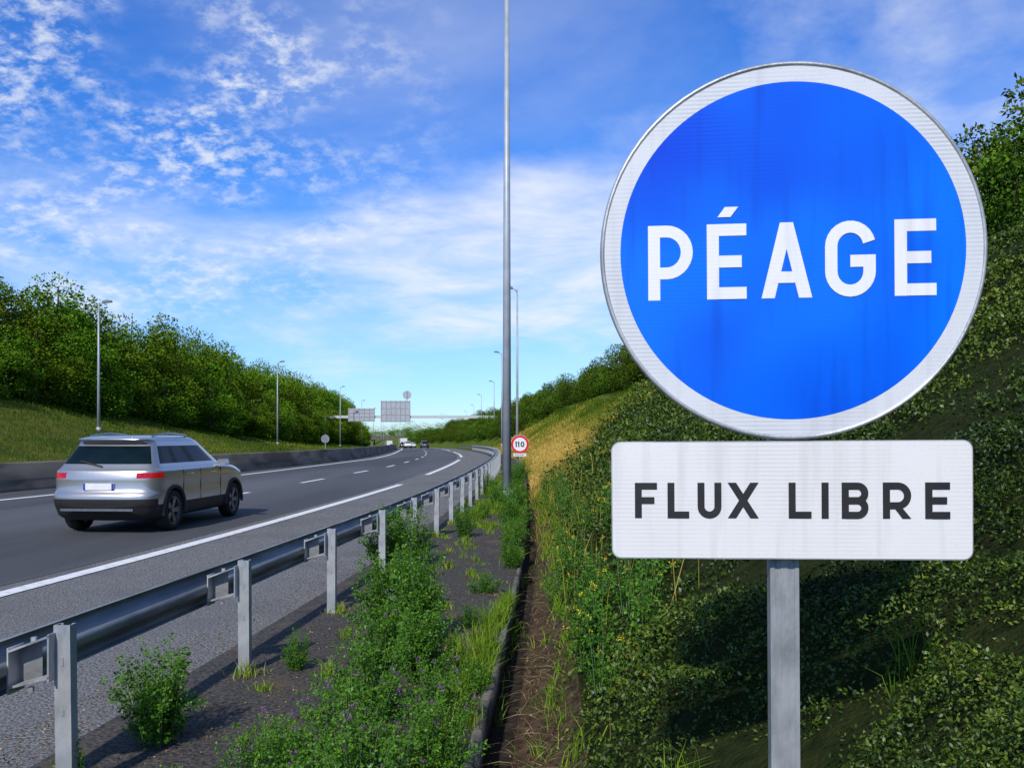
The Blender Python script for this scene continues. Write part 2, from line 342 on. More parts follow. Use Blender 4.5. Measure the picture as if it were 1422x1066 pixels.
# ------------------------------------------------------------------ lettering
def arc(cx,cz,rx,rz,a0,a1,n=14):
    return [(cx+rx*math.cos(math.radians(a0+(a1-a0)*i/n)),cz+rz*math.sin(math.radians(a0+(a1-a0)*i/n))) for i in range(n+1)]
def glyph(ch,w,h,t):
    a=t/2; L=[]; P=[]
    if ch in 'EFLPRBIÉ' or ch=='1':
        if ch=='1': P.append([(w-t,0),(w,0),(w,h),(w-t,h)]); P.append([(w-t,h),(w-t-w*.35,h*.82),(w-t-w*.35,h*.66),(w-t,h*.8)]); return L,P
        P.append([(0,0),(t,0),(t,h),(0,h)])
    if ch in 'EÉF': P.append([(t,h-t),(w,h-t),(w,h),(t,h)]); P.append([(t,h*.5-a),(w*.88,h*.5-a),(w*.88,h*.5+a),(t,h*.5+a)])
    if ch in 'EÉL': P.append([(t,0),(w,0),(w,t),(t,t)])
    if ch=='É': P.append([(w*.27,h*1.09),(w*.60,h*1.09),(w*.80,h*1.225),(w*.46,h*1.225)])
    if ch in 'PRB':
        yb=.36*h if ch!='B' else .5*h; r=(h-a-yb)/2
        L.append([(t*.6,h-a)]+[(w-a-r*.95,h-a)]+arc(w-a-r*.95,(h-a+yb)/2,r*.95,r,90,-90)[1:]+[(t*.6,yb)])
        if ch=='B':
            r=(yb-a)/2; L.append([(t*.6,yb)]+[(w-a-r*.95,yb)]+arc(w-a-r*.95,(a+yb)/2,r*.95,r,90,-90)[1:]+[(t*.6,a)])
        if ch=='R': P.append([(w-t*1.2,0),(w,0),(w*.62,yb),(w*.62-t*1.1,yb)])
    if ch=='A':
        q=t*1.08; P.append([(0,0),(q,0),(w/2+q*.5,h),(w/2-q*.5,h)]); P.append([(w-q,0),(w,0),(w/2+q*.5,h),(w/2-q*.5,h)])
        P.append([(w*.22,h*.20),(w*.78,h*.20),(w*.78,h*.20+t*.95),(w*.22,h*.20+t*.95)])
    if ch=='X':
        q=t*1.2; P.append([(0,0),(q,0),(w,h),(w-q,h)]); P.append([(w-q,0),(w,0),(q,h),(0,h)])
    if ch=='U':
        r=(w-t)/2; L.append([(a,h)]+arc(w/2,r+a,r,r,180,360)+[(w-a,h)])
    if ch=='0':
        L.append(arc(w/2,h/2,w/2-a,h/2-a,0,360,28))
    if ch=='G':
        r=(w-t)/2; rr=r*1.05
        L.append(arc(w/2,h-a-rr,r,rr,12,180,12)+arc(w/2,a+rr,r,rr,180,360,14)+[(w-a,h*.47)])
        P.append([(w*.5,h*.47-a),(w,h*.47-a),(w,h*.47+a),(w*.5,h*.47+a)])
    return L,P
def put_text(mb,items,y,t):
    k=0
    for ch,x0,x1,z0,z1 in items:
        L,P=glyph(ch,x1-x0,z1-z0,t)
        for pl in P:
            yy=y-.00025*k; k+=1
            ar=sum(pl[i][0]*pl[(i+1)%len(pl)][1]-pl[(i+1)%len(pl)][0]*pl[i][1] for i in range(len(pl)))
            if ar<0: pl=pl[::-1]
            mb.add([(x0+a,yy,z0+b) for a,b in pl],[tuple(range(len(pl)))])
        for ln in L:
            yy=y-.00025*k; k+=1; n=len(ln); vs=[]
            closed=math.hypot(ln[0][0]-ln[-1][0],ln[0][1]-ln[-1][1])<1e-6
            for i in range(n):
                p0=ln[i-1] if i>0 else (ln[-2] if closed else ln[0]); p1=ln[i+1] if i<n-1 else (ln[1] if closed else ln[-1])
                d=Vector((p1[0]-p0[0],p1[1]-p0[1])).normalized(); nx,nz=-d.y,d.x
                vs.append((x0+ln[i][0]+nx*t/2,yy,z0+ln[i][1]+nz*t/2)); vs.append((x0+ln[i][0]-nx*t/2,yy,z0+ln[i][1]-nz*t/2))
            mb.add(vs,[(2*i,2*i+1,2*i+3,2*i+2) for i in range(n-1)])
        k%=6
def disc(mb,cx,cz,r,y,seg=96,r0=0,mi=0):
    if r0==0: mb.add([(cx+r*math.cos(2*math.pi*i/seg),y,cz+r*math.sin(2*math.pi*i/seg)) for i in range(seg)],[tuple(range(seg))],mi)
    else:
        vs=[]
        for i in range(seg):
            c,s=math.cos(2*math.pi*i/seg),math.sin(2*math.pi*i/seg); vs+=[(cx+r*c,y,cz+r*s),(cx+r0*c,y,cz+r0*s)]
        mb.add(vs,[(2*i,2*((i+1)%seg),2*((i+1)%seg)+1,2*i+1) for i in range(seg)],mi)
def lathe_ring(mb,cx,cz,prof,seg=96,mi=0):
    n=len(prof); vs=[]
    for i in range(seg):
        c,s=math.cos(2*math.pi*i/seg),math.sin(2*math.pi*i/seg)
        for r,y in prof: vs.append((cx+r*c,y,cz+r*s))
    fs=[(i*n+k,((i+1)%seg)*n+k,((i+1)%seg)*n+k+1,i*n+k+1) for i in range(seg) for k in range(n-1)]
    mb.add(vs,fs,mi)
def rrect(x0,x1,z0,z1,r,n=6):
    P=[]
    for cx,cz,a in((x1-r,z0+r,-90),(x1-r,z1-r,0),(x0+r,z1-r,90),(x0+r,z0+r,180)):
        P+=arc(cx,cz,r,r,a,a+90,n)
    return P
SY=2.39
base_z=float(ground_h(.78,SY))
sign=obj('toll_sign',None,loc=(.781,SY,0),label='round blue toll sign above white rectangular plate on steel post',cat='road sign')
sign.rotation_euler=(0,math.radians(-.35),math.radians(-5))
cz=2.147; px=1/502.; xo=.003
mb=MB(); q=-.012; mb.box(q-.0395,q+.0395,.034,.074,base_z-.4,cz+.35)
mb.box(q-.0395,q-.027,.030,.034,base_z-.4,cz+.35); mb.box(q+.027,q+.0395,.030,.034,base_z-.4,cz+.35)
mb.box(q-.010,q+.010,.031,.034,base_z-.4,cz+.35)
obj('post',mb.mesh('post',[M['galv']]),sign)
k_=.988
mb=MB(); lathe_ring(mb,xo,cz,[(r*k_,y) for r,y in [(.0,.014),(.510,.014),(.524,.022),(.529,.020),(.531,.010),(.529,.001),(.525,-.002),(.520,-.001),(.518,.004),(.0,.004)]])
rimm=mb.mesh('round_panel',[M['galv']],True); obj('round_panel',rimm,sign)
mb=MB(); disc(mb,xo,cz,.519*k_,.0025,128,.4675); obj('border',mb.mesh('border',[M['ring']]),sign)
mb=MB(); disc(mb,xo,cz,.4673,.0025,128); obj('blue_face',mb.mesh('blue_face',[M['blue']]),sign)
mb=MB(); cc=-15*px+2.150; hh=52.5*px
fx=lambda a:((a-1100.5)*.970+1.0)*px
put_text(mb,[(ch,fx(a),fx(b),cc-hh,cc+hh) for ch,a,b in (('P',899,963),('É',983,1039),('A',1060,1131),('G',1149,1219),('E',1245,1302))],.0015,16.6*px)
obj('lettering',mb.mesh('lettering',[M['letterw']]),sign)
pz=1.457
mb=MB(); mb.prism(rrect(-.4935,.4815,pz-.1635,pz+.1635,.026),-.004,.018); obj('rectangular_panel',mb.mesh('rectangular_panel',[M['galv']]),sign)
mb=MB(); mb.add([(x,-.0055,z) for x,z in rrect(-.4905,.4785,pz-.1605,pz+.1605,.024)],[tuple(range(28))]); obj('white_face',mb.mesh('white_face',[M['plate']]),sign)
mb=MB(); fx=lambda a:((a-1100)*.964-2.2)*px
put_text(mb,[(ch,fx(a),fx(b),pz-.0505,pz+.0485) for ch,a,b in (('F',879,911),('L',926,957),('U',969,1003),('X',1012,1056),('L',1098,1130),('I',1144,1154),('B',1172,1209),('R',1229,1268),('E',1287,1321))],-.0065,9.6*px)
obj('lettering',mb.mesh('lettering',[M['black']]),sign)
for z in (cz-.25,cz+.25,pz-.08,pz+.08):
    mb=MB(); mb.box(-.09,.09,.019,.0295,z-.02,z+.02); mb.box(-.06,-.053,.0295,.08,z-.02,z+.02); mb.box(.042,.06,.0295,.08,z-.02,z+.02); mb.box(-.06,.06,.08,.086,z-.02,z+.02)
    obj('clamp',mb.mesh('clamp',[M['galv']]),sign)

s2=obj('speed_limit_sign',None,loc=(.375,41,0),label='round speed limit sign reading 110 with small reminder plate below',cat='road sign')
g=float(ground_h(.375,41))
mb=MB(); mb.tube([(0,.05,g-.2),(0,.05,1.75)],.03,8); obj('post',mb.mesh('post',[M['galv']]),s2)
mb=MB(); lathe_ring(mb,0,1.30,[(0,.02),(.43,.02),(.435,.01),(.43,0),(0,0)],48); obj('round_panel',mb.mesh('round_panel',[M['whitef']]),s2)
mb=MB(); disc(mb,0,1.30,.425,-.004,64,.32); obj('border',mb.mesh('border',[M['red']]),s2)
mb=MB(); put_text(mb,[('1',-.235,-.145,1.17,1.43),('1',-.115,-.025,1.17,1.43),('0',.03,.215,1.17,1.43)],-.004,.055); obj('lettering',mb.mesh('lettering',[M['black']]),s2)
mb=MB(); mb.box(-.3,.3,0,.015,.73,.87); obj('rectangular_panel',mb.mesh('rectangular_panel',[M['whitef']]),s2)
mb=MB(); put_text(mb,[(c,-.24+i*.083,-.24+i*.083+.06,.765,.835) for i,c in enumerate('RAPPEL')],-.003,.014); obj('lettering',mb.mesh('lettering',[M['black']]),s2)

# ------------------------------------------------------------------ lamps
def lamp(x,y,h,side,label,r0=.10):
    z=float(ground_h(x,y))-.1
    e=obj('street_lamp',None,loc=(x,y,z),label=label,cat='street lamp',group='street lamps along the motorway')
    mb=MB(); mb.tube([(0,0,0),(0,0,h*.5),(0,0,h)],[r0,r0*.78,r0*.5],12); mb.tube([(0,0,0),(0,0,.35)],[r0*1.6,r0*1.5],12)
    obj('pole',mb.mesh('pole',[M['lamp']],True),e)
    mb=MB(); mb.tube([(0,0,h-.25),(side*.15,0,h+.0),(side*.5,0,h+.1)],[r0*.45,r0*.4,r0*.35],8); obj('arm',mb.mesh('arm',[M['lamp']],True),e)
    mb=MB(); mb.prism([(side*.3,h+.02),(side*.95,h+.10),(side*.92,h+.21),(side*.65,h+.25),(side*.3,h+.16)],-.15,.15); obj('lamp_head',mb.mesh('lamp_head',[M['lampdark']]),e)
    return e
big=lamp(-.13,21.7,13.2,-1,'tall tapered grey lamp pole standing in the paved verge')
child(big,'pole').data.transform(Matrix.Diagonal((1.15,1.15,1,1)))
mb=MB(); mb.box(-.19,.19,-.19,.19,.03,.07); obj('base_plate',mb.mesh('base_plate',[M['galvd']]),big)
LZ=[(58,.35),(102,-1.2),(155,-3.2),(203,-7.2),(267,-11.8),(333,-17.5),(400,-26),(470,-37)]
for y,x in LZ: lamp(x,y,11.65-float(ground_h(x,y)),-1,'slim grey street lamp on the roadside bank',.10)
for y,x in [(62.5,-29.9),(112,-30.4),(167,-33.2),(230,-40),(290,-46.5),(350,-53),(410,-61)]:
    lamp(x,y,11.4-float(ground_h(x,y)),1,'slim grey street lamp on the grassy bank',.11)

# ------------------------------------------------------------------ gantry
gy=173
gt=obj('sign_gantry',None,loc=(0,gy,0),label='pale steel gantry with direction panels seen from behind',cat='gantry')
for xx,rr in((-37.3,.34),(-2.4,.25)):
    mb=MB(); mb.tube([(xx,0,-1),(xx,0,5.45)],rr,8); obj('column',mb.mesh('column',[M['gantry']]),gt)
mb=MB(); mb.box(-37.7,-2.1,-.25,.25,5.45,5.98)
obj('beam',mb.mesh('beam',[M['gantry']]),gt)
def panel(x0,x1,z0,z1,name='direction_panel'):
    mb=MB(); mb.box(x0,x1,-.55,-.45,z0,z1); n=int((x1-x0)/.9)
    for i in range(n+1):
        x=x0+.1+(x1-x0-.2)*i/n; mb.box(x-.05,x+.05,-.68,-.552,z0-.1,z1+.1)
    for j in range(4):
        z=z0+.2+(z1-z0-.4)*j/3; mb.box(x0,x1,-.62,-.553,z-.04,z+.04)
    obj(name,mb.mesh(name,[M['grey_panel']]),gt)
panel(-32.7,-27.4,4.8,7.4); panel(-26.2,-20.3,4.7,8.9)
rs=obj('round_sign',None,loc=(-21.0,gy-.2,9.0),label='round sign seen from behind on a stub post above the gantry',cat='road sign')
mb=MB(); lathe_ring(mb,0,1.1,[(0,-.05),(.85,-.05),(.85,.05),(0,.05)],32); obj('round_panel',mb.mesh('round_panel',[M['grey_panel']]),rs)
mb=MB(); mb.tube([(0,-.1,-3.2),(0,-.1,1.8)],.1,6); obj('post',mb.mesh('post',[M['grey_panel']]),rs)
rs2=obj('round_sign',None,loc=(-13.4,62,.0),label='round traffic sign seen from behind on a thin post',cat='road sign')
mb=MB(); lathe_ring(mb,0,1.52,[(0,-.02),(.30,-.02),(.30,.02),(0,.02)],32); obj('round_panel',mb.mesh('round_panel',[M['lampdark']]),rs2)
mb=MB(); mb.tube([(0,.04,0),(0,.04,1.85)],.035,8); obj('post',mb.mesh('post',[M['galv']]),rs2)
ov=obj('overpass',None,loc=(-70,560,-6),label='pale concrete road bridge crossing the motorway',cat='bridge')
mb=MB(); mb.box(-70,75,-5,5,6.2,7.6); mb.box(-70,75,-5.2,-5.0,7.6,8.6); mb.box(-70,75,5,5.2,7.6,8.6); obj('deck',mb.mesh('deck',[M['conc']]),ov)
for x in (-45,-20,5,30,55):
    mb=MB(); mb.box(x-.6,x+.6,-4,4,-1,6.2); obj('pier',mb.mesh('pier',[M['concd']]),ov)

# ------------------------------------------------------------------ car
def carpaint(name,c,metal=.55,rough=.3):
    m=pm(name,c,tuple(q*.93 for q in c),scale=40,rough=rough,metal=metal); m.node_tree.nodes['Principled BSDF'].inputs['Coat Weight'].default_value=.7
    m.node_tree.nodes['Principled BSDF'].inputs['Coat Roughness'].default_value=.06; return m
M['silver']=carpaint('silver_paint',(.47,.455,.43),.75,.30); M['white_paint']=carpaint('white_paint',(.75,.75,.75),0); M['dark_paint']=carpaint('dark_paint',(.04,.045,.05),.3)
M['plastic']=pm('black_plastic',(.012,.012,.013),(.02,.02,.02),scale=60,rough=.6)
M['glass']=pm('tinted_glass',(.004,.011,.016),(.007,.017,.022),scale=3,rough=.05,spec=.12)
M['taillit']=pm('brake_lens_red',(.45,.008,.006),(.16,.004,.004),scale=16,rough=.12)
nt=M['taillit'].node_tree; bb=nt.nodes['Principled BSDF']; bb.inputs['Emission Color'].default_value=(1,.03,.015,1); bb.inputs['Emission Strength'].default_value=.16
M['chrome']=pm('satin_chrome',(.6,.6,.6),(.5,.5,.5),scale=10,rough=.25,metal=1)
M['tyre']=pm('tyre_rubber',(.012,.012,.012),(.022,.02,.02),scale=30,rough=.9,bump=.3)
M['rim']=pm('alloy_rim',(.22,.225,.23),(.16,.165,.17),scale=10,rough=.35,metal=.8)
M['lens']=pm('clear_lens',(.6,.62,.65),(.5,.52,.55),scale=10,rough=.1)
M['plblue']=pm('plate_blue',(.02,.06,.4),rough=.5)
def build_car(name,label,paint,loc,rz,group):
    HC=[(0,0),(.45,.004),(.66,.012),(.86,.024),(.93,.040),(.985,.068),(1,.10),(1,.125),(1,.28),(1,.295),(1,.52),(1,.535),(1,.76),(.995,.84),(.97,.91),(.9,.95),(.84,.97),(.5,.995),(0,1)]
    rows=[(.21,-1.9,1.95,.78),(.25,-2.10,2.12,.875),(.38,-2.19,2.20,.905),(.455,-2.21,2.21,.91),(.475,-2.235,2.215,.918),(.60,-2.255,2.225,.925),(.68,-2.235,2.215,.922),(.72,-2.18,2.20,.915),(.90,-2.17,2.12,.925),(.915,-2.175,2.10,.927),(1.05,-2.14,1.75,.915),(1.07,-2.12,1.45,.900),
          (1.085,-2.10,1.15,.872),(1.10,-2.08,1.06,.855),(1.545,-1.72,.34,.660),(1.56,-1.73,.30,.652),(1.580,-1.90,.26,.635),(1.605,-1.87,.20,.61),(1.645,-1.60,.08,.53),(1.668,-1.10,-.14,.36)]
    nc=len(HC); loop=2*nc-2; vs=[];fs=[];ms=[]
    for z,yr,yf,w in rows:
        side=[(fx*w,yr+(yf-yr)*t,z) for fx,t in HC]
        vs+=side+[(-x,y,zz) for x,y,zz in side[-2:0:-1]]
    for r in range(len(rows)-1):
        for k in range(loop):
            k2=(k+1)%loop; c=k if k<nc-1 else loop-1-k
            m=0
            if r<3 or (r==3): m=1
            if r in(4,) and c<=4: m=1
            if r==13:
                if c<=3 or c in(7,9,11,12) or c>=15: m=2
                elif c in (8,10,6): m=1
            if r in(9,) and 2<=c<=5: m=3
            if r==9 and 14<=c<=16: m=4
            if r in(6,) and c>=16: m=1
            fs.append((r*loop+k,r*loop+k2,(r+1)*loop+k2,(r+1)*loop+k)); ms.append(m)
    def cap(r,flip,m):
        b=r*loop
        def id_(c,s): return b+c if s==0 or c in(0,nc-1) else b+loop-c
        for c in range(nc-1):
            q=[id_(c,0),id_(c+1,0),id_(c+1,1),id_(c,1)]; q2=[]
            for i in q:
                if i not in q2:q2.append(i)
            if flip:q2=q2[::-1]
            fs.append(tuple(q2)); ms.append(m)
    cap(0,True,1); cap(len(rows)-1,False,0)
    mats=[paint,M['plastic'],M['glass'],M['taillit'],M['lens']]
    me=bpy.data.meshes.new('b'); me.from_pydata(vs,[],fs)
    for m in mats: me.materials.append(m)
    me.polygons.foreach_set('material_index',ms); me.update()
    o=bpy.data.objects.new('tmpbody',me); COL.objects.link(o)
    sm=o.modifiers.new('s','SUBSURF'); sm.levels=2; sm.render_levels=2
    mb=MB()
    for y in(-1.36,1.33):
        for s in(-1,1):
            seg=40; x0,x1=sorted((s*.60,s*1.2))
            A=[(x0,y+.395*math.cos(2*math.pi*i/seg),.35+.395*math.sin(2*math.pi*i/seg)) for i in range(seg)]
            B=[(x1,a[1],a[2]) for a in A]
            mb.add(A+B,[tuple(range(seg))[::-1],tuple(range(seg,2*seg))]+[(i,(i+1)%seg,(i+1)%seg+seg,i+seg) for i in range(seg)],1)
    cm=mb.mesh('cut',[paint,M['plastic']])
    for mm in(cm,me):
        bm=bmesh.new(); bm.from_mesh(mm); bmesh.ops.recalc_face_normals(bm,faces=bm.faces); bm.to_mesh(mm); bm.free()
    co=bpy.data.objects.new('tmpcut',cm); COL.objects.link(co)
    bo=o.modifiers.new('b','BOOLEAN'); bo.operation='DIFFERENCE'; bo.object=co; bo.solver='EXACT'
    dg=bpy.context.evaluated_depsgraph_get(); dg.update()
    ev=bpy.data.meshes.new_from_object(o.evaluated_get(dg))
    bpy.data.objects.remove(o); bpy.data.objects.remove(co)
    root=obj(name,None,loc=loc,label=label,cat='car',group=group); root.rotation_euler=(0,0,rz)
    co=[v.co.copy() for v in ev.vertices]
    groups={}
    for p in ev.polygons:
        mi=p.material_index; c=p.center
        if mi==2:
            dz=(c.z-1.10)/.445
            key='rear_window' if c.y<-1.80+.25*dz and abs(c.x)<.80-.2*dz else ('windscreen' if (c.y>.27 and abs(c.x)<.61) or c.y>.9 else 'side_window%d%d'%(c.x>0,0 if c.y<-1.175-.005*dz else (1 if c.y<-.43-.22*dz else 2)))
        elif mi==3: key='tail_light%d'%(c.x>0)
        elif mi==4: key='headlight%d'%(c.x>0)
        elif mi==1: key='lower_cladding'
        else: key='body'
        groups.setdefault(key,[]).append(p)
    for key,ps in groups.items():
        used={};V=[];F=[]
        for p in ps:
            f=[]
            for i in p.vertices:
                if i not in used: used[i]=len(V); V.append(co[i])
                f.append(used[i])
            F.append(f)
        m=bpy.data.meshes.new(key.rstrip('0123456789')); m.from_pydata(V,[],F); m.materials.append(mats[ps[0].material_index])
        m.polygons.foreach_set('use_smooth',[True]*len(F)); m.update()
        if key in('body','lower_cladding'):
            try: m.set_sharp_from_angle(angle=math.radians(40))
            except Exception: pass
        obj(m.name.split('.')[0],m,root)
    def lath(mb,prof,seg=36,mi=0):
        n=len(prof); vs=[]
        for i in range(seg):
            c,s=math.cos(2*math.pi*i/seg),math.sin(2*math.pi*i/seg)
            for x,r in prof: vs.append((x,r*c,r*s))
        mb.add(vs,[(i*n+k,i*n+k+1,((i+1)%seg)*n+k+1,((i+1)%seg)*n+k) for i in range(seg) for k in range(n-1)],mi)
    t=MB(); lath(t,[(-.11,.24),(-.12,.30),(-.10,.34),(-.06,.352),(.06,.352),(.10,.34),(.12,.30),(.112,.245),(.09,.24)]); tm=t.mesh('tyre',[M['tyre']],True)
    t=MB(); lath(t,[(.09,.24),(.105,.243),(.10,.225),(.02,.21),(-.1,.22)],36)
    for k in range(5):
        a=2*math.pi*k/5; c,s=math.cos(a),math.sin(a)
        def P(x,r,w): return (x,r*c-w*s,r*s+w*c)
        t.add([P(.07,.03,-.035),P(.07,.03,.035),P(.09,.225,.05),P(.09,.225,-.05),P(.03,.03,-.035),P(.03,.03,.035),P(.04,.225,.05),P(.04,.225,-.05)],[(0,1,2,3),(0,4,5,1),(1,5,6,2),(3,2,6,7),(0,3,7,4)])
    lath(t,[(.09,0.001),(.09,.05),(.03,.055)],20); lath(t,[(.0,.001),(.0,.15),(-.02,.16)],24); rm=t.mesh('rim',[M['rim']])
    for y in(-1.36,1.33):
        for s in(-1,1):
            w=obj('wheel',None,root,loc=(s*.80,y,.352)); w.rotation_euler=(0,0,0 if s>0 else math.pi)
            obj('tyre',tm,w); obj('rim',rm,w)
            mb=MB(); n=16; vs=[]
            for i in range(n+1):
                a=math.radians(-8+196*i/n)
                for r,x in((.392,.89),(.396,.934),(.45,.934),(.455,.89)): vs.append((s*x,y+r*math.cos(a),.352+r*math.sin(a)))
            mb.add(vs,[(i*4+k,i*4+k+1,i*4+k+5,i*4+k+4) for i in range(n) for k in range(3)]); obj('wheel_arch',mb.mesh('wheel_arch',[M['plastic']],True),root)
    for s in(-1,1):
        mb=MB(); mb.tube([(s*.55,-1.52,1.58),(s*.555,-1.42,1.655),(s*.565,-.8,1.695),(s*.555,-.2,1.66),(s*.55,-.05,1.58)],.016,8); obj('roof_rail',mb.mesh('roof_rail',[M['chrome']],True),root)
        mb=MB(); mb.prism([(s*.84,1.07),(s*.95,1.07),(s*1.09,1.08),(s*1.11,1.13),(s*1.08,1.20),(s*.96,1.20),(s*.92,1.13)],.42,.60); obj('wing_mirror',mb.mesh('wing_mirror',[paint]),root)
        for y in(-.75,.25):
            mb=MB(); mb.tube([(s*.915,y-.11,.96),(s*.945,y-.09,.965),(s*.945,y+.09,.965),(s*.915,y+.11,.96)],.013,6); obj('door_handle',mb.mesh('door_handle',[M['chrome']],True),root)
        for y in(-1.02,-.30,.62):
            mb=MB(); mb.box(min(s*.912,s*.9265),max(s*.912,s*.9265),y-.004,y+.004,.50,1.05); obj('door_seam',mb.mesh('door_seam',[M['plastic']]),root)
    mb=MB(); mb.box(-.26,.26,-2.20,-2.15,.745,.855,0); mb.box(-.26,-.225,-2.202,-2.2005,.745,.855,1); mb.box(.225,.26,-2.202,-2.2005,.745,.855,1)
    obj('licence_plate',mb.mesh('licence_plate',[M['whitef'],M['plblue']]),root)
    mb=MB(); mb.box(-.62,.62,-2.262,-2.22,.40,.44); obj('bumper_trim',mb.mesh('bumper_trim',[M['chrome']]),root)
    mb=MB(); mb.tube([(0,-2.065,1.12),(-.02,-2.075,1.14),(-.42,-2.0,1.22)],.011,6); obj('rear_wiper',mb.mesh('rear_wiper',[M['plastic']]),root)
    return root
car=build_car('car','silver compact SUV with red tail lights driving away on the carriageway',M['silver'],(-6.73,16.55,.008),-math.atan(.065),'vehicles on the motorway')
def far_car(off,y,paint,label):
    c=copy_thing(car,(float(R(y)+off),y,float(G(y))+.008),-math.atan(float(R(y+3)-R(y-3))/6),1.0,label=label,group='vehicles on the motorway')
    for ch in c.children:
        if ch.data and ch.name.startswith(('body','wing_mirror')):
            ch.data=ch.data.copy(); ch.data.materials[0]=paint
far_car(-4.9,195,M['dark_paint'],'dark car driving away in the distance'); far_car(-8.4,205,M['white_paint'],'white car driving away in the distance')
far_car(-5,262,M['white_paint'],'white car driving away in the distance'); far_car(-8.5,245,M['dark_paint'],'dark car driving away in the distance'); far_car(-8.5,330,M['white_paint'],'white car driving away in the distance')
def truck(off,y):
    e=obj('truck',None,loc=(float(R(y)+off),y,float(G(y))+.01),label='white box lorry in the distance on the motorway',cat='truck',group='vehicles on the motorway'); e.rotation_euler=(0,0,-math.atan(float(R(y+3)-R(y-3))/6))
    mb=MB(); mb.box(-1.25,1.25,-6,3.5,1.1,3.6); obj('cargo_box',mb.mesh('cargo_box',[M['white_paint']]),e)
    mb=MB(); mb.prism([(-1.2,.5),(1.2,.5),(1.2,2.9),(1.05,3.2),(-1.05,3.2),(-1.2,2.9)],3.8,5.8); obj('cab',mb.mesh('cab',[M['white_paint']]),e)
    mb=MB(); mb.box(-1.0,1.0,-6,5,.6,1.08); obj('chassis',mb.mesh('chassis',[M['plastic']]),e)
    for yy in(-4.6,-3.4,4.6):
        for s in(-1,1):
            mb=MB(); mb.tube([(s*.9,yy,.5),(s*1.2,yy,.5)],.5,16); obj('wheel',mb.mesh('wheel',[M['tyre']]),e)
truck(-5,320); truck(-4.8,400)

# ------------------------------------------------------------------ trees
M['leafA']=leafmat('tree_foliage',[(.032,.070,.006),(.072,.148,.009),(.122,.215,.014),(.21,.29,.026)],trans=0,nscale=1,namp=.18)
M['leafB']=leafmat('shrub_foliage',[(.020,.044,.005),(.05,.10,.010),(.095,.155,.014),(.16,.21,.022)],trans=0,nscale=1,namp=.25)
def crown(h0,h1,rad,nl,ls,nblob=30,seed=0):
    r=np.random.default_rng(seed)
    B=[];
    while len(B)<nblob:
        p=r.uniform(-1,1,3)
        if (p[2]>0 and np.linalg.norm(p)<1) or (p[2]<=0 and math.hypot(p[0],p[1])<1): B.append(p)
    B=np.array(B); c=np.array([0,0,(h0+h1)/2]); ext=np.array([rad,rad,(h1-h0)/2])
    taper=1-.30*np.clip(B[:,2],0,1)**2
    Bc=c+B*ext*.82*np.stack([taper,taper,np.ones(nblob)],1); Br=rad*r.uniform(.28,.50,nblob)
    k=r.integers(0,nblob,nl); d=unit(r.normal(size=(nl,3))); rr=Br[k]*r.uniform(.5,1.10,nl)**.6
    P=Bc[k]+d*rr[:,None]*np.array([1.1,1.1,.8])+r.normal(size=(nl,3))*rad*.03
    v=.30+.26*d[:,2]+.18*(rr/Br[k]-.8)+.18*r.normal(size=nl)*.6+.20*(r.uniform(size=nblob)[k]-.5)+.16*(P[:,2]-h0)/(h1-h0)  # shading put into leaf colour: clump tops lighter, undersides and insides darker, plus random tone
    V,F=leaves(P,ls*r.uniform(.6,1.3,nl),d*.7+r.normal(size=(nl,3))*.7-np.array([0,0,.25]),aspect=.62,up=.3)
    return V,F,np.repeat(np.clip(v,0,1),4),Bc
def make_tree(kind,i,h,rad,low,nl,ls,mat,lab,cat,grp):
    V,F,v,Bc=crown(low,h,rad,nl,ls,34,seed=50+i)
    e=obj(kind,None,label=lab,cat=cat,group=grp)
    mb=MB(); mb.tube([(0,0,-.6),(.03*h*.1,0,h*.25),(-.02*h,.01*h,h*.55),(0,0,h*.85)],[h*.022,h*.018,h*.011,h*.004],8)
    for b in Bc[:12]:
        z=max(h*.15,b[2]-rad*.5); mb.tube([(0,0,z),(b[0]*.5,b[1]*.5,z+(b[2]-z)*.6),tuple(b)],[h*.009,h*.006,h*.003],5)
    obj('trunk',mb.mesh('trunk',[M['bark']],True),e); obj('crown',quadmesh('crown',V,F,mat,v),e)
    return e
def scatter_trees(protos,places):
    used=set()
    for (x,y,s,hz) in places:
        k=random.randrange(len(protos)); z=float(ground_h(x,y)); sc=(s,s,s*hz)
        if k not in used:
            used.add(k); p=protos[k]; p.location=(x,y,z-.1); p.rotation_euler=(0,0,random.uniform(0,6.28)); p.scale=sc
        else: copy_thing(protos[k],(x,y,z-.1),random.uniform(0,6.28),sc)
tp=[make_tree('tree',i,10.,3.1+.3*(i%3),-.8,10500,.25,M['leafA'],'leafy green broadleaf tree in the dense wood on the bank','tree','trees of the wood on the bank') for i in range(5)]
pl=[]
y=55.
while y<420:
    st=3.9+y*.013
    for j,o in enumerate((0,-4.2,-10)):
        yy=y+random.uniform(-1.5,1.5)+j*1.5; off=float(tfr(yy))+o+random.uniform(-1.0,1.0)
        x=float(R(yy))+off; gh=float(ground_h(x,yy))
        top=[gh+7.2,14.6,16.6][j]+random.uniform(-1.6,1.2)+(1.6 if (yy<80 and j) else 0)
        hgt=max(4.,top-gh); s=[.80,1.12,1.18][j]*random.uniform(.88,1.14)
        pl.append((x,yy,s,hgt/10./s))
    y+=st
pl=pl[:279]
scatter_trees(tp,pl)
sp=[make_tree('shrub',20+i,4.,1.7,-.3,4800,.15,M['leafB'],'dense dark green shrub on top of the bank','shrub','shrubs along the top of the bank') for i in range(4)]
pl=[]; y=19.
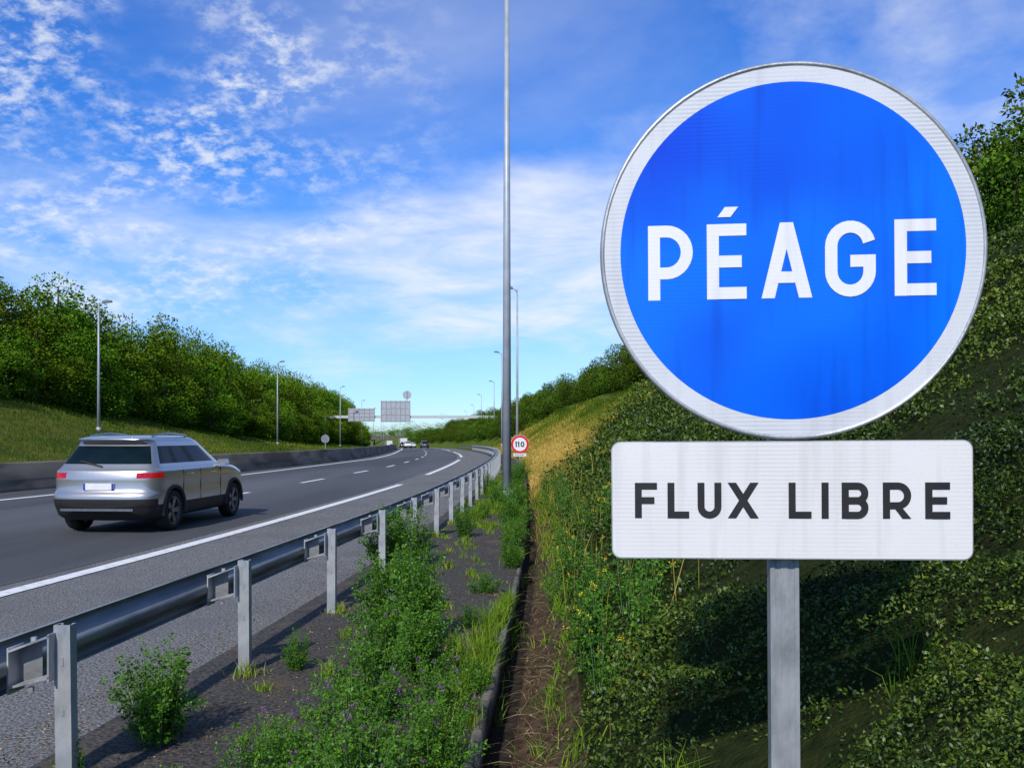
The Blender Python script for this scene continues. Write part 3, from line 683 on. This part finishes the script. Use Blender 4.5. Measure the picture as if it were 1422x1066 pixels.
while y<330:
    for j,o in enumerate((11.2,13.4)):
        yy=y+random.uniform(-1,1); pl.append((float(R(yy))+o+random.uniform(-.7,.7)+(1.6 if y<40 else 0),yy,random.uniform(.75,1.1)*(.82 if y<40 else 1),random.uniform(.85,1.12)))
    y+=2.2+y*.016
y=105.
while y<400:
    for o in (4.6,8.4):
        yy=y+random.uniform(-1.5,1.5); pl.append((float(R(yy))+o+random.uniform(-.8,.8),yy,random.uniform(.8,1.15),random.uniform(.7,1.0)))
    y+=4.2+y*.02
for i in range(5): pl.append((12.4+i*.9,20.5+i*.8+random.uniform(-.5,.5),random.uniform(.75,.95),1.1))
scatter_trees(sp,pl)
V_=[];v_=[]
r=np.random.default_rng(5); base=child(tp[0],'crown').data
n=len(base.vertices); bv=np.empty(n*3,np.float32); base.vertices.foreach_get('co',bv); bv=bv.reshape(-1,3)
sel=np.arange(n).reshape(-1,4)[::7].ravel(); bv=bv[sel]; ba=np.empty(n,np.float32); base.attributes['v'].data.foreach_get('value',ba); ba=ba[sel]
for i in range(170):
    if i<110: yy=r.uniform(380,900); off=r.choice([r.uniform(-110,-21),r.uniform(7,120)])
    else: yy=r.uniform(620,950); off=r.uniform(-70,150)
    x=float(R(yy))+off; z=float(ground_h(x,yy)); s=r.uniform(.8,1.3)
    q=(bv*np.array([1.6,1.6,1.15])*s)+np.array([x,yy,z-.5]); V_.append(q); v_.append(ba*.9)
V_=np.concatenate(V_); obj('distant_wood',quadmesh('distant_wood',V_,np.arange(len(V_)).reshape(-1,4),M['leafA'],np.concatenate(v_)),kind='stuff',label='distant woods along the motorway',cat='wood')

# ------------------------------------------------------------------ ground cover on right bank
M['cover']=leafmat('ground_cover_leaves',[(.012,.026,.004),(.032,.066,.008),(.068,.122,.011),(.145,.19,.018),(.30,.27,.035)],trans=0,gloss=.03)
def cover_h(x,y):
    b=np.abs(vnoise(x*1.6,y*1.6,31)); return .10+.18*vnoise(x*1.1,y*1.1,2)+.22*(b**.6-.5)+.12*vnoise(x*3.1,y*3.1,3)+.06*vnoise(x*7,y*7,4)
ns=50000; K_=12
yy=np.exp(rng.uniform(np.log(1.5),np.log(52),ns)); wmax=np.minimum(9.5,.75*yy+.2*yy+1.2)
off=hof(yy)+.08+rng.uniform(0,1,ns)**.9*wmax; xx=R(yy)+off
keep=(yy<24+(off-hof(yy))*4.0+3*vnoise(xx,yy,6)); yy=yy[keep];xx=xx[keep];off=off[keep]; n=len(yy)
sz=.0135*(yy/2.5)**.82; sz=np.maximum(sz,.0115)
edge=np.clip((off-hof(yy)-.05)/.5,.15,1)
ch=cover_h(xx,yy)
zz=ground_h(xx,yy)+ch*edge-.04*rng.uniform(0,1,n)
B=np.stack([xx,yy,zz],1)
D=rng.normal(size=(n,3))*.75+np.array([-.5,-.2,.55]); D=unit(D)
clump=vnoise(xx*1.3,yy*1.3,8)
tt=(np.arange(K_)/K_)[None,:,None]
Ls=(sz*9*rng.uniform(.5,2.0,n))[:,None,None]
P=B[:,None,:]+D[:,None,:]*Ls*(tt-.5)+np.array([0,0,-1])*Ls*tt**2*.5
side=rng.normal(size=(n,K_,3))*.8; LD=side+D[:,None,:]*.6
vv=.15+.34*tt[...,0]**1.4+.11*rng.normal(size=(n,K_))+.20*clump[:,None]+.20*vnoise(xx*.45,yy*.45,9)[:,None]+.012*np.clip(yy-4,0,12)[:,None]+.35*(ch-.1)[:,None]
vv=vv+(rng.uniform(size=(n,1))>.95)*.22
V,F=leaves(P.reshape(-1,3),np.repeat(sz*1.1,K_)*rng.uniform(.7,1.3,n*K_),LD.reshape(-1,3),aspect=.52,up=.5)
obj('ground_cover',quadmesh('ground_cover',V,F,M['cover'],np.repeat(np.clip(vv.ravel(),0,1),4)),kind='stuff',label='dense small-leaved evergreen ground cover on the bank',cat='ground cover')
M['grassb']=leafmat('bank_grass_blades',[(.05,.10,.010),(.15,.21,.02),(.42,.31,.06),(.62,.44,.11)],trans=.2)
n=70000
yy=np.exp(rng.uniform(np.log(9),np.log(120),n)); off=hof(yy)-.15+rng.uniform(0,1,n)**1.3*7.5
xx=R(yy)+off; edge_=(off<hof(yy)+.25)&(rng.uniform(size=n)<.12)&(yy>12); keep=(yy>22+(off-hof(yy))*4.2+3*vnoise(xx,yy,6))|edge_; yy=yy[keep];xx=xx[keep];off=off[keep];n=len(yy)
v=.80-.11*np.clip(off-hof(yy)-1.2,0,9)+.18*rng.normal(size=n)*.8+.36*vnoise(xx*.5,yy*.25,11)-.005*np.clip(yy-45,0,200)-.45*np.clip((24-yy)/6,0,1)
P=np.stack([xx,yy,ground_h(xx,yy)-.02],1)
V,F=blades(P,rng.uniform(.15,.42,n)*(1+.3*vnoise(xx,yy*.6,12)),.0045*(yy/5)**.95,lean=.8)
obj('bank_grass',quadmesh('bank_grass',V,F,M['grassb'],np.repeat(np.clip(v,0,1),6)),kind='stuff',label='tall dry golden grass on the bank',cat='grass')
n=36000
yy=np.exp(rng.uniform(np.log(38),np.log(260),n)); off=toe(yy)-rng.uniform(0,16,n); xx=R(yy)+off
V,F=blades(np.stack([xx,yy,ground_h(xx,yy)-.02],1),rng.uniform(.10,.3,n),.05*(yy/60),lean=.6)
v=.16+.18*vnoise(xx*.2,yy*.1,14)+.10*rng.normal(size=n)
obj('hillside_tufts',quadmesh('hillside_tufts',V,F,M['grassb'],np.repeat(np.clip(v,0,1),6)),kind='stuff',label='short rough grass on the hillside',cat='grass')
M['grassg']=leafmat('green_grass_blades',[(.06,.15,.010),(.14,.28,.02),(.28,.38,.04),(.52,.42,.15)],trans=.3)
Ps=[];Hs=[];vs_=[]
def tuft(x,y,r_,n,h,v0=.4):
    a=rng.uniform(0,6.283,n); q=np.abs(rng.normal(size=n))*r_*.6; px_=x+q*np.cos(a); py_=y+q*np.sin(a)
    Ps.append(np.stack([px_,py_,ground_h(px_,py_)-.01],1)); Hs.append(rng.uniform(.4,1.1,n)*h*np.exp(-q/r_*.5)); vs_.append(v0+.18*rng.normal(size=n))
for i in range(90):
    y=3.0+i*.23+random.uniform(-.1,.1)
    if vnoise(np.array([y*.8]),np.array([3.3]),17)[0]<-.45: continue
    x=float(R(y)+gof(y))-.10+random.uniform(-.14,.07); tuft(x,y,.12,random.randint(60,150),random.uniform(.14,.36),.42)
for i in range(110):
    y=3.2+i*.28; x=float(R(y)+gof(y))-random.uniform(.15,1.5); tuft(x,y,.11,random.randint(20,80),random.uniform(.06,.2),.5)
for i in range(70):
    y=2.0+i*.33; x=float(R(y)+hof(y))+random.uniform(-.03,.2); tuft(x,y,.12,random.randint(20,50),random.uniform(.12,.28),.4)
for i in range(24):
    y=1.82+2*i; x=float(R(y)); tuft(x+random.uniform(-.1,.1),y+random.uniform(-.1,.1),.13,90,random.uniform(.06,.16),.7)
for i in range(40):
    y=random.uniform(14,34); x=float(R(y))+random.uniform(.2,1.1); tuft(x,y,.25,120,random.uniform(.15,.4),.4)
for x,y in ((.55,3.1),(1.35,2.9)): tuft(x,y,.14,40,.26,.35)
P=np.concatenate(Ps);Hh=np.concatenate(Hs)
V,F=blades(P,Hh,.0035+.0006*P[:,1],lean=.9)
obj('verge_grass',quadmesh('verge_grass',V,F,M['grassg'],np.repeat(np.clip(np.concatenate(vs_),0,1),6)),kind='stuff',label='green grass tufts growing along the verge and gutter',cat='grass')
n=260; yy=rng.uniform(5,24,n); off=hof(yy)+.1+np.abs(rng.normal(size=n))*.4*(1+yy*.04); xx=R(yy)+off
V,F=blades(np.stack([xx,yy,ground_h(xx,yy)],1),rng.uniform(.25,.65,n),.002+.0005*yy,lean=.6)
obj('dry_stalks',quadmesh('dry_stalks',V,F,M['grassb'],np.repeat(np.clip(.6+.25*rng.normal(size=n),0,1),6)),kind='stuff',label='thin dry grass stalks along the edge of the bank',cat='grass')
n=6500; M['straw']=leafmat('straw',[(.09,.05,.025),(.22,.14,.07),(.48,.36,.18)],trans=0)
yy=np.exp(rng.uniform(np.log(2.5),np.log(26),n)); lane=rng.uniform(size=n)
off=np.where(lane<.6,gof(yy)+.18+rng.uniform(0,1,n)*(hof(yy)-gof(yy)-.03),gof(yy)-rng.uniform(.1,1.8,n)); xx=R(yy)+off
D=rng.normal(size=(n,3)); D[:,2]*=.12; D[:,1]*=1.4
V,F=leaves(np.stack([xx,yy,ground_h(xx,yy)+.006],1),rng.uniform(.03,.22,n)*np.where(lane<.6,1,.5),D,aspect=.022,up=1)
obj('straw_litter',quadmesh('straw_litter',V,F,M['straw'],np.repeat(rng.uniform(0,1,n)**1.5,4)),kind='stuff',label='dry straw and stalks lying on the soil path',cat='litter')
n=9000
yy=np.exp(rng.uniform(np.log(2.5),np.log(20),n)); off=rng.uniform(-.9,1,n); off=np.where(off<0,-.42+off*.5,off*(hof(yy)+.1)); xx=R(yy)+off
dd=ground_h(xx,yy); V,F=leaves(np.stack([xx,yy,dd+.006],1),rng.uniform(.005,.020,n),None,aspect=.7,up=1.2)
obj('leaf_litter',quadmesh('leaf_litter',V,F,M['straw'],np.repeat(rng.uniform(0,1,n)**1.5,4)),kind='stuff',label='small dead leaves and grit lying on the verge',cat='litter')

# ------------------------------------------------------------------ weeds
M['weed']=leafmat('weed_leaves',[(.028,.09,.008),(.07,.20,.014),(.13,.30,.022),(.26,.44,.04)],trans=.3,gloss=.02)
M['stem']=pm('weed_stem',(.07,.16,.03),(.10,.17,.04),scale=20,rough=.7)
M['purple']=pm('purple_petals',(.20,.04,.28),(.28,.07,.36),scale=60,rough=.8)
M['yellow']=pm('yellow_petals',(.80,.62,.02),(.7,.5,.02),scale=60,rough=.8)
def make_weed(i,h,rad,nst,lpst,ls,flower,name,lab,fl=.12):
    r=np.random.default_rng(300+i); e=obj(name,None,label=lab,cat='plant',group='weeds growing through the verge')
    mb=MB(); LP=[];LDr=[];LS=[];LV=[];FL=[]
    for s in range(nst):
        a=r.uniform(0,6.283); q=r.uniform(0,1)**.6; b0=np.array([math.cos(a),math.sin(a),0])*rad*.35*q; tip=np.array([math.cos(a)*rad*q,math.sin(a)*rad*q,h*(r.uniform(.55,1.15)-.35*q*q)])
        mid=(b0+tip)*.5+np.array([0,0,h*.10*q])
        pts=[b0,b0*.5+mid*.5,mid,(mid+tip)/2+np.array([0,0,.03*h*q]),tip]
        mb.tube([tuple(p) for p in pts],[.0028,.0025,.002,.0016,.001],4,cap=False)
        for tk in r.uniform(.05,1,lpst)**.8:
            f=tk*4; j=min(int(f),3); p=pts[j]+(pts[j+1]-pts[j])*(f-j); d=r.normal(size=3)*np.array([1,1,.35])+np.array([0,0,.25]); d/=np.linalg.norm(d)
            pet=p+d*ls*r.uniform(.5,2.0)*(1.2-.4*tk); lv=.2+.35*tk+.16*r.normal()
            for g_ in range(3):
                dd=d+r.normal(size=3)*.75; LP.append(pet); LDr.append(dd); LS.append(ls*r.uniform(.7,1.35)*(1.1-.35*tk)); LV.append(lv+.06*r.normal())
        if flower and r.uniform()<fl: FL.append(tip)
    obj('stems',mb.mesh('stems',[M['stem']]),e)
    V,F=leaves(np.array(LP),np.array(LS),np.array(LDr),aspect=.58,up=.6)
    obj('leaves',quadmesh('leaves',V,F,M['weed'],np.repeat(np.clip(LV,0,1),4)),e)
    if flower and FL:
        C=np.repeat(np.array(FL),14,0); C=C+r.normal(size=C.shape)*.009+np.array([0,0,.008]); V,F=leaves(C,np.full(len(C),.012),None,.6)
        obj('flowers',quadmesh('flowers',V,F,M[flower],np.ones(len(V))),e)
    return e
LW='leafy green weed growing through the paved verge'
LP_='leafy alfalfa weed with small purple flowers on the verge'
wp=[make_weed(0,.62,.32,62,38,.026,None,'weed_plant',LW),make_weed(1,.52,.36,58,34,.023,'purple','weed_plant',LP_,.26),
    make_weed(2,.68,.24,40,38,.027,None,'weed_plant',LW),make_weed(3,.48,.32,50,32,.022,'purple','weed_plant',LP_,.2),make_weed(4,.42,.36,34,28,.03,None,'weed_plant',LW)]
W_=[(0,-1.84,4.5,.82),(0,-1.48,10.4,1.2),(2,-1.22,10.9,1.1),(0,-1.00,7.0,1.05),(2,-.72,6.6,1.15),(1,-.88,5.9,.95),(0,-.58,5.6,.8),(1,-.80,4.85,.9),(3,-.42,4.75,.75),
    (1,-.72,3.9,.95),(3,-.36,4.0,.85),(3,-1.08,3.8,.75),(1,-.62,3.45,.85),(2,-.75,13.7,.8),(0,.02,14.2,.95),(2,.0,10.4,.65),(0,.04,12.0,.75),(2,-1.48,5.9,.42),(4,-1.38,3.6,.55),
    (0,-1.30,8.9,.4),(2,-.05,16.5,.9),(0,-.3,19,.9),(2,-.55,17,.5),(1,-1.12,9.5,.75),(2,-1.62,12.4,.6),(3,-.35,7.2,.45),(0,.05,18.2,1.1),(0,-.75,24,1.),(2,.15,26,1.2),(0,.3,30,1.3),(2,-2.0,3.9,.4),(4,-.8,8.2,.6),(4,-.25,5.4,.5),(3,-.75,3.05,.75),(4,-.28,8.8,.55),(4,-1.15,4.3,.5)]
used=set()
for k,x,y,s in W_:
    z=float(ground_h(x,y))-.01
    if k not in used: used.add(k); wp[k].location=(x,y,z); wp[k].scale=(s,s,s); wp[k].rotation_euler=(0,0,random.uniform(0,6))
    else: copy_thing(wp[k],(x,y,z),random.uniform(0,6.28),s)
yp=make_weed(7,.5,.22,14,12,.03,'yellow','yellow_flower_plant','thin plant with small yellow flowers at the edge of the bank',.5)
yp['group']='yellow flowered plants on the bank'
for i,(x,y,s) in enumerate([(.52,5.2,1.),(.75,5.6,1.1),(.60,6.6,1.0),(.45,4.4,.8),(.95,7.4,1.1),(.62,8.3,1.),(.9,6.1,1.2),(1.15,9.6,1.2),(1.5,8.0,1.2)]):
    z=float(ground_h(x,y))+.08
    if i==0: yp.location=(x,y,z)
    else: copy_thing(yp,(x,y,z),random.uniform(0,6.28),s)
tw=make_weed(9,.5,.20,16,20,.028,None,'bank_weed','tall green weed standing at the edge of the bank'); tw['group']='weeds at the edge of the bank'
for i in range(24):
    y=4.6+i*.85+random.uniform(-.4,.4); x=float(R(y)+hof(y))+random.uniform(.08,.6); z=float(ground_h(x,y)); s=random.uniform(.6,1.1)
    if i==0: tw.location=(x,y,z)
    else: copy_thing(tw,(x,y,z),random.uniform(0,6.28),s)

# ------------------------------------------------------------------ sun / sky
EL=math.radians(40); AZ=math.radians(197)
sd=Vector((math.sin(AZ)*math.cos(EL),math.cos(AZ)*math.cos(EL),math.sin(EL)))
sun=bpy.data.lights.new('Sun','SUN'); sun.energy=3.8; sun.angle=math.radians(1.5); sun.color=(1,.95,.87)
so=bpy.data.objects.new('Sun',sun); COL.objects.link(so); so.rotation_euler=(-sd).to_track_quat('-Z','Y').to_euler()
w=bpy.data.worlds.new('World'); SC.world=w; w.use_nodes=True; nt=w.node_tree; L=nt.links
bg=nt.nodes['Background']; bg.inputs['Strength'].default_value=.14
sky=nn(nt,'ShaderNodeTexSky'); sky.sky_type='NISHITA'; sky.sun_disc=False; sky.sun_elevation=EL; sky.sun_rotation=AZ; sky.air_density=1.0; sky.dust_density=.1; sky.ozone_density=1.0
tc=nn(nt,'ShaderNodeTexCoord'); sx=nn(nt,'ShaderNodeSeparateXYZ'); L.new(tc.outputs['Generated'],sx.inputs[0])
rp=nn(nt,'ShaderNodeValToRGB'); e=rp.color_ramp.elements
e[0].position=0; e[0].color=(.34,.50,.78,1); e[1].position=.9; e[1].color=(.75,.85,.95,1)
q=e.new(.18); q.color=(.30,.56,.98,1); q=e.new(.42); q.color=(.07,.42,1.0,1)
L.new(sx.outputs[2],rp.inputs['Fac'])
hs=nn(nt,'ShaderNodeMixRGB',blend_type='MULTIPLY'); hs.inputs['Fac'].default_value=1; L.new(sky.outputs[0],hs.inputs['Color1']); L.new(rp.outputs[0],hs.inputs['Color2'])
gn=nn(nt,'ShaderNodeMixRGB',blend_type='MULTIPLY'); gn.inputs['Fac'].default_value=1; gn.inputs['Color2'].default_value=(1.32,1.32,1.32,1); L.new(hs.outputs[0],gn.inputs['Color1']); hs=gn
def mth(op,a,b=None,clamp=False):
    n=nn(nt,'ShaderNodeMath',operation=op); n.use_clamp=clamp
    for i,q in enumerate((a,b)):
        if q is None: continue
        if isinstance(q,(int,float)): n.inputs[i].default_value=q
        else: L.new(q,n.inputs[i])
    return n.outputs[0]
zc=mth('MAXIMUM',sx.outputs[2],0.0)
def plane(add):
    zd=mth('ADD',zc,add); cb=nn(nt,'ShaderNodeCombineXYZ'); L.new(mth('DIVIDE',sx.outputs[0],zd),cb.inputs[0]); L.new(mth('DIVIDE',sx.outputs[1],zd),cb.inputs[1]); return cb.outputs[0]
pA=plane(.22); pB=plane(.36)
def noise(vec,scale,detail,rough,stretch=(1,1,1),rot=0,off=(0,0,0),dist=0):
    mp=nn(nt,'ShaderNodeMapping'); mp.inputs['Scale'].default_value=stretch; mp.inputs['Rotation'].default_value=(0,0,rot); mp.inputs['Location'].default_value=off
    L.new(vec,mp.inputs['Vector']); n=nn(nt,'ShaderNodeTexNoise'); n.inputs['Scale'].default_value=scale; n.inputs['Detail'].default_value=detail; n.inputs['Roughness'].default_value=rough; n.inputs['Distortion'].default_value=dist
    L.new(mp.outputs[0],n.inputs['Vector']); return n.outputs['Fac']
def mr(x,a,b,c=0.,d=1.,smooth=True):
    n=nn(nt,'ShaderNodeMapRange'); n.interpolation_type='SMOOTHSTEP' if smooth else 'LINEAR'
    for i,q in zip(('From Min','From Max','To Min','To Max'),(a,b,c,d)): n.inputs[i].default_value=q
    L.new(x,n.inputs['Value']); return n.outputs[0]
def near(d,r0,r1):
    n=nn(nt,'ShaderNodeVectorMath',operation='DISTANCE'); L.new(tc.outputs['Generated'],n.inputs[0]); v=Vector(d).normalized(); n.inputs[1].default_value=tuple(v)
    return mr(n.outputs['Value'],r0,r1,1,0)
band=mth('MULTIPLY',mr(sx.outputs[2],.05,.14),mr(sx.outputs[2],.20,.34,1,0))
right=near((.75,1,.30),.12,.36); cen=near((-.02,1,.19),.05,.34)
bias=mth('ADD',mth('ADD',mth('MULTIPLY',band,.13),mth('MULTIPLY',right,.13)),mth('MULTIPLY',cen,.09))
n1=mth('ADD',noise(pA,1.25,9,.57,(1,1.1,1),.5,(3.1,1.7,0),.3),bias)
cir=mr(n1,.50,.88)
cir2=mr(noise(pA,3.0,9,.62,(.8,1.25,1),-.35,(7,2,0),.5),.34,.68)
soft=mth('MULTIPLY',cir,mth('ADD',mth('MULTIPLY',cir2,.55),.54))
veil=mth('MULTIPLY',mr(noise(pA,.6,7,.58,(1,1.2,1),.9,(9,4,0),.5),.38,.75),.28)
cum=mr(noise(pB,27.0,5,.62,(1,1.1,1),.3,(1,5,0),.1),.40,.70)
reg=mth('MULTIPLY',near((-.42,1,.40),.06,.36),mr(noise(pB,4.6,3,.55,(1,1,1),0,(4.4,8.3,0)),.36,.62))
puff=mth('MULTIPLY',mth('MULTIPLY',cum,reg),.78)
tot=mth('ADD',mth('MAXIMUM',soft,veil),puff)
fade=mr(sx.outputs[2],.02,.11,.10,1)
tot=mth('MINIMUM',mth('MULTIPLY',tot,fade,True),.90)
mx=nn(nt,'ShaderNodeMixRGB'); L.new(tot,mx.inputs['Fac']); L.new(hs.outputs[0],mx.inputs['Color1']); mx.inputs['Color2'].default_value=(6.2,6.55,7.0,1)
L.new(mx.outputs[0],bg.inputs['Color'])

cam=bpy.data.cameras.new('Camera'); co_=bpy.data.objects.new('Camera',cam); COL.objects.link(co_)
co_.location=(0,0,1.63); co_.rotation_euler=(math.radians(90),0,0)
cam.sensor_width=36; cam.lens=1200/1422*36; cam.shift_y=74/1422; cam.clip_start=.05; cam.clip_end=6000
SC.camera=co_
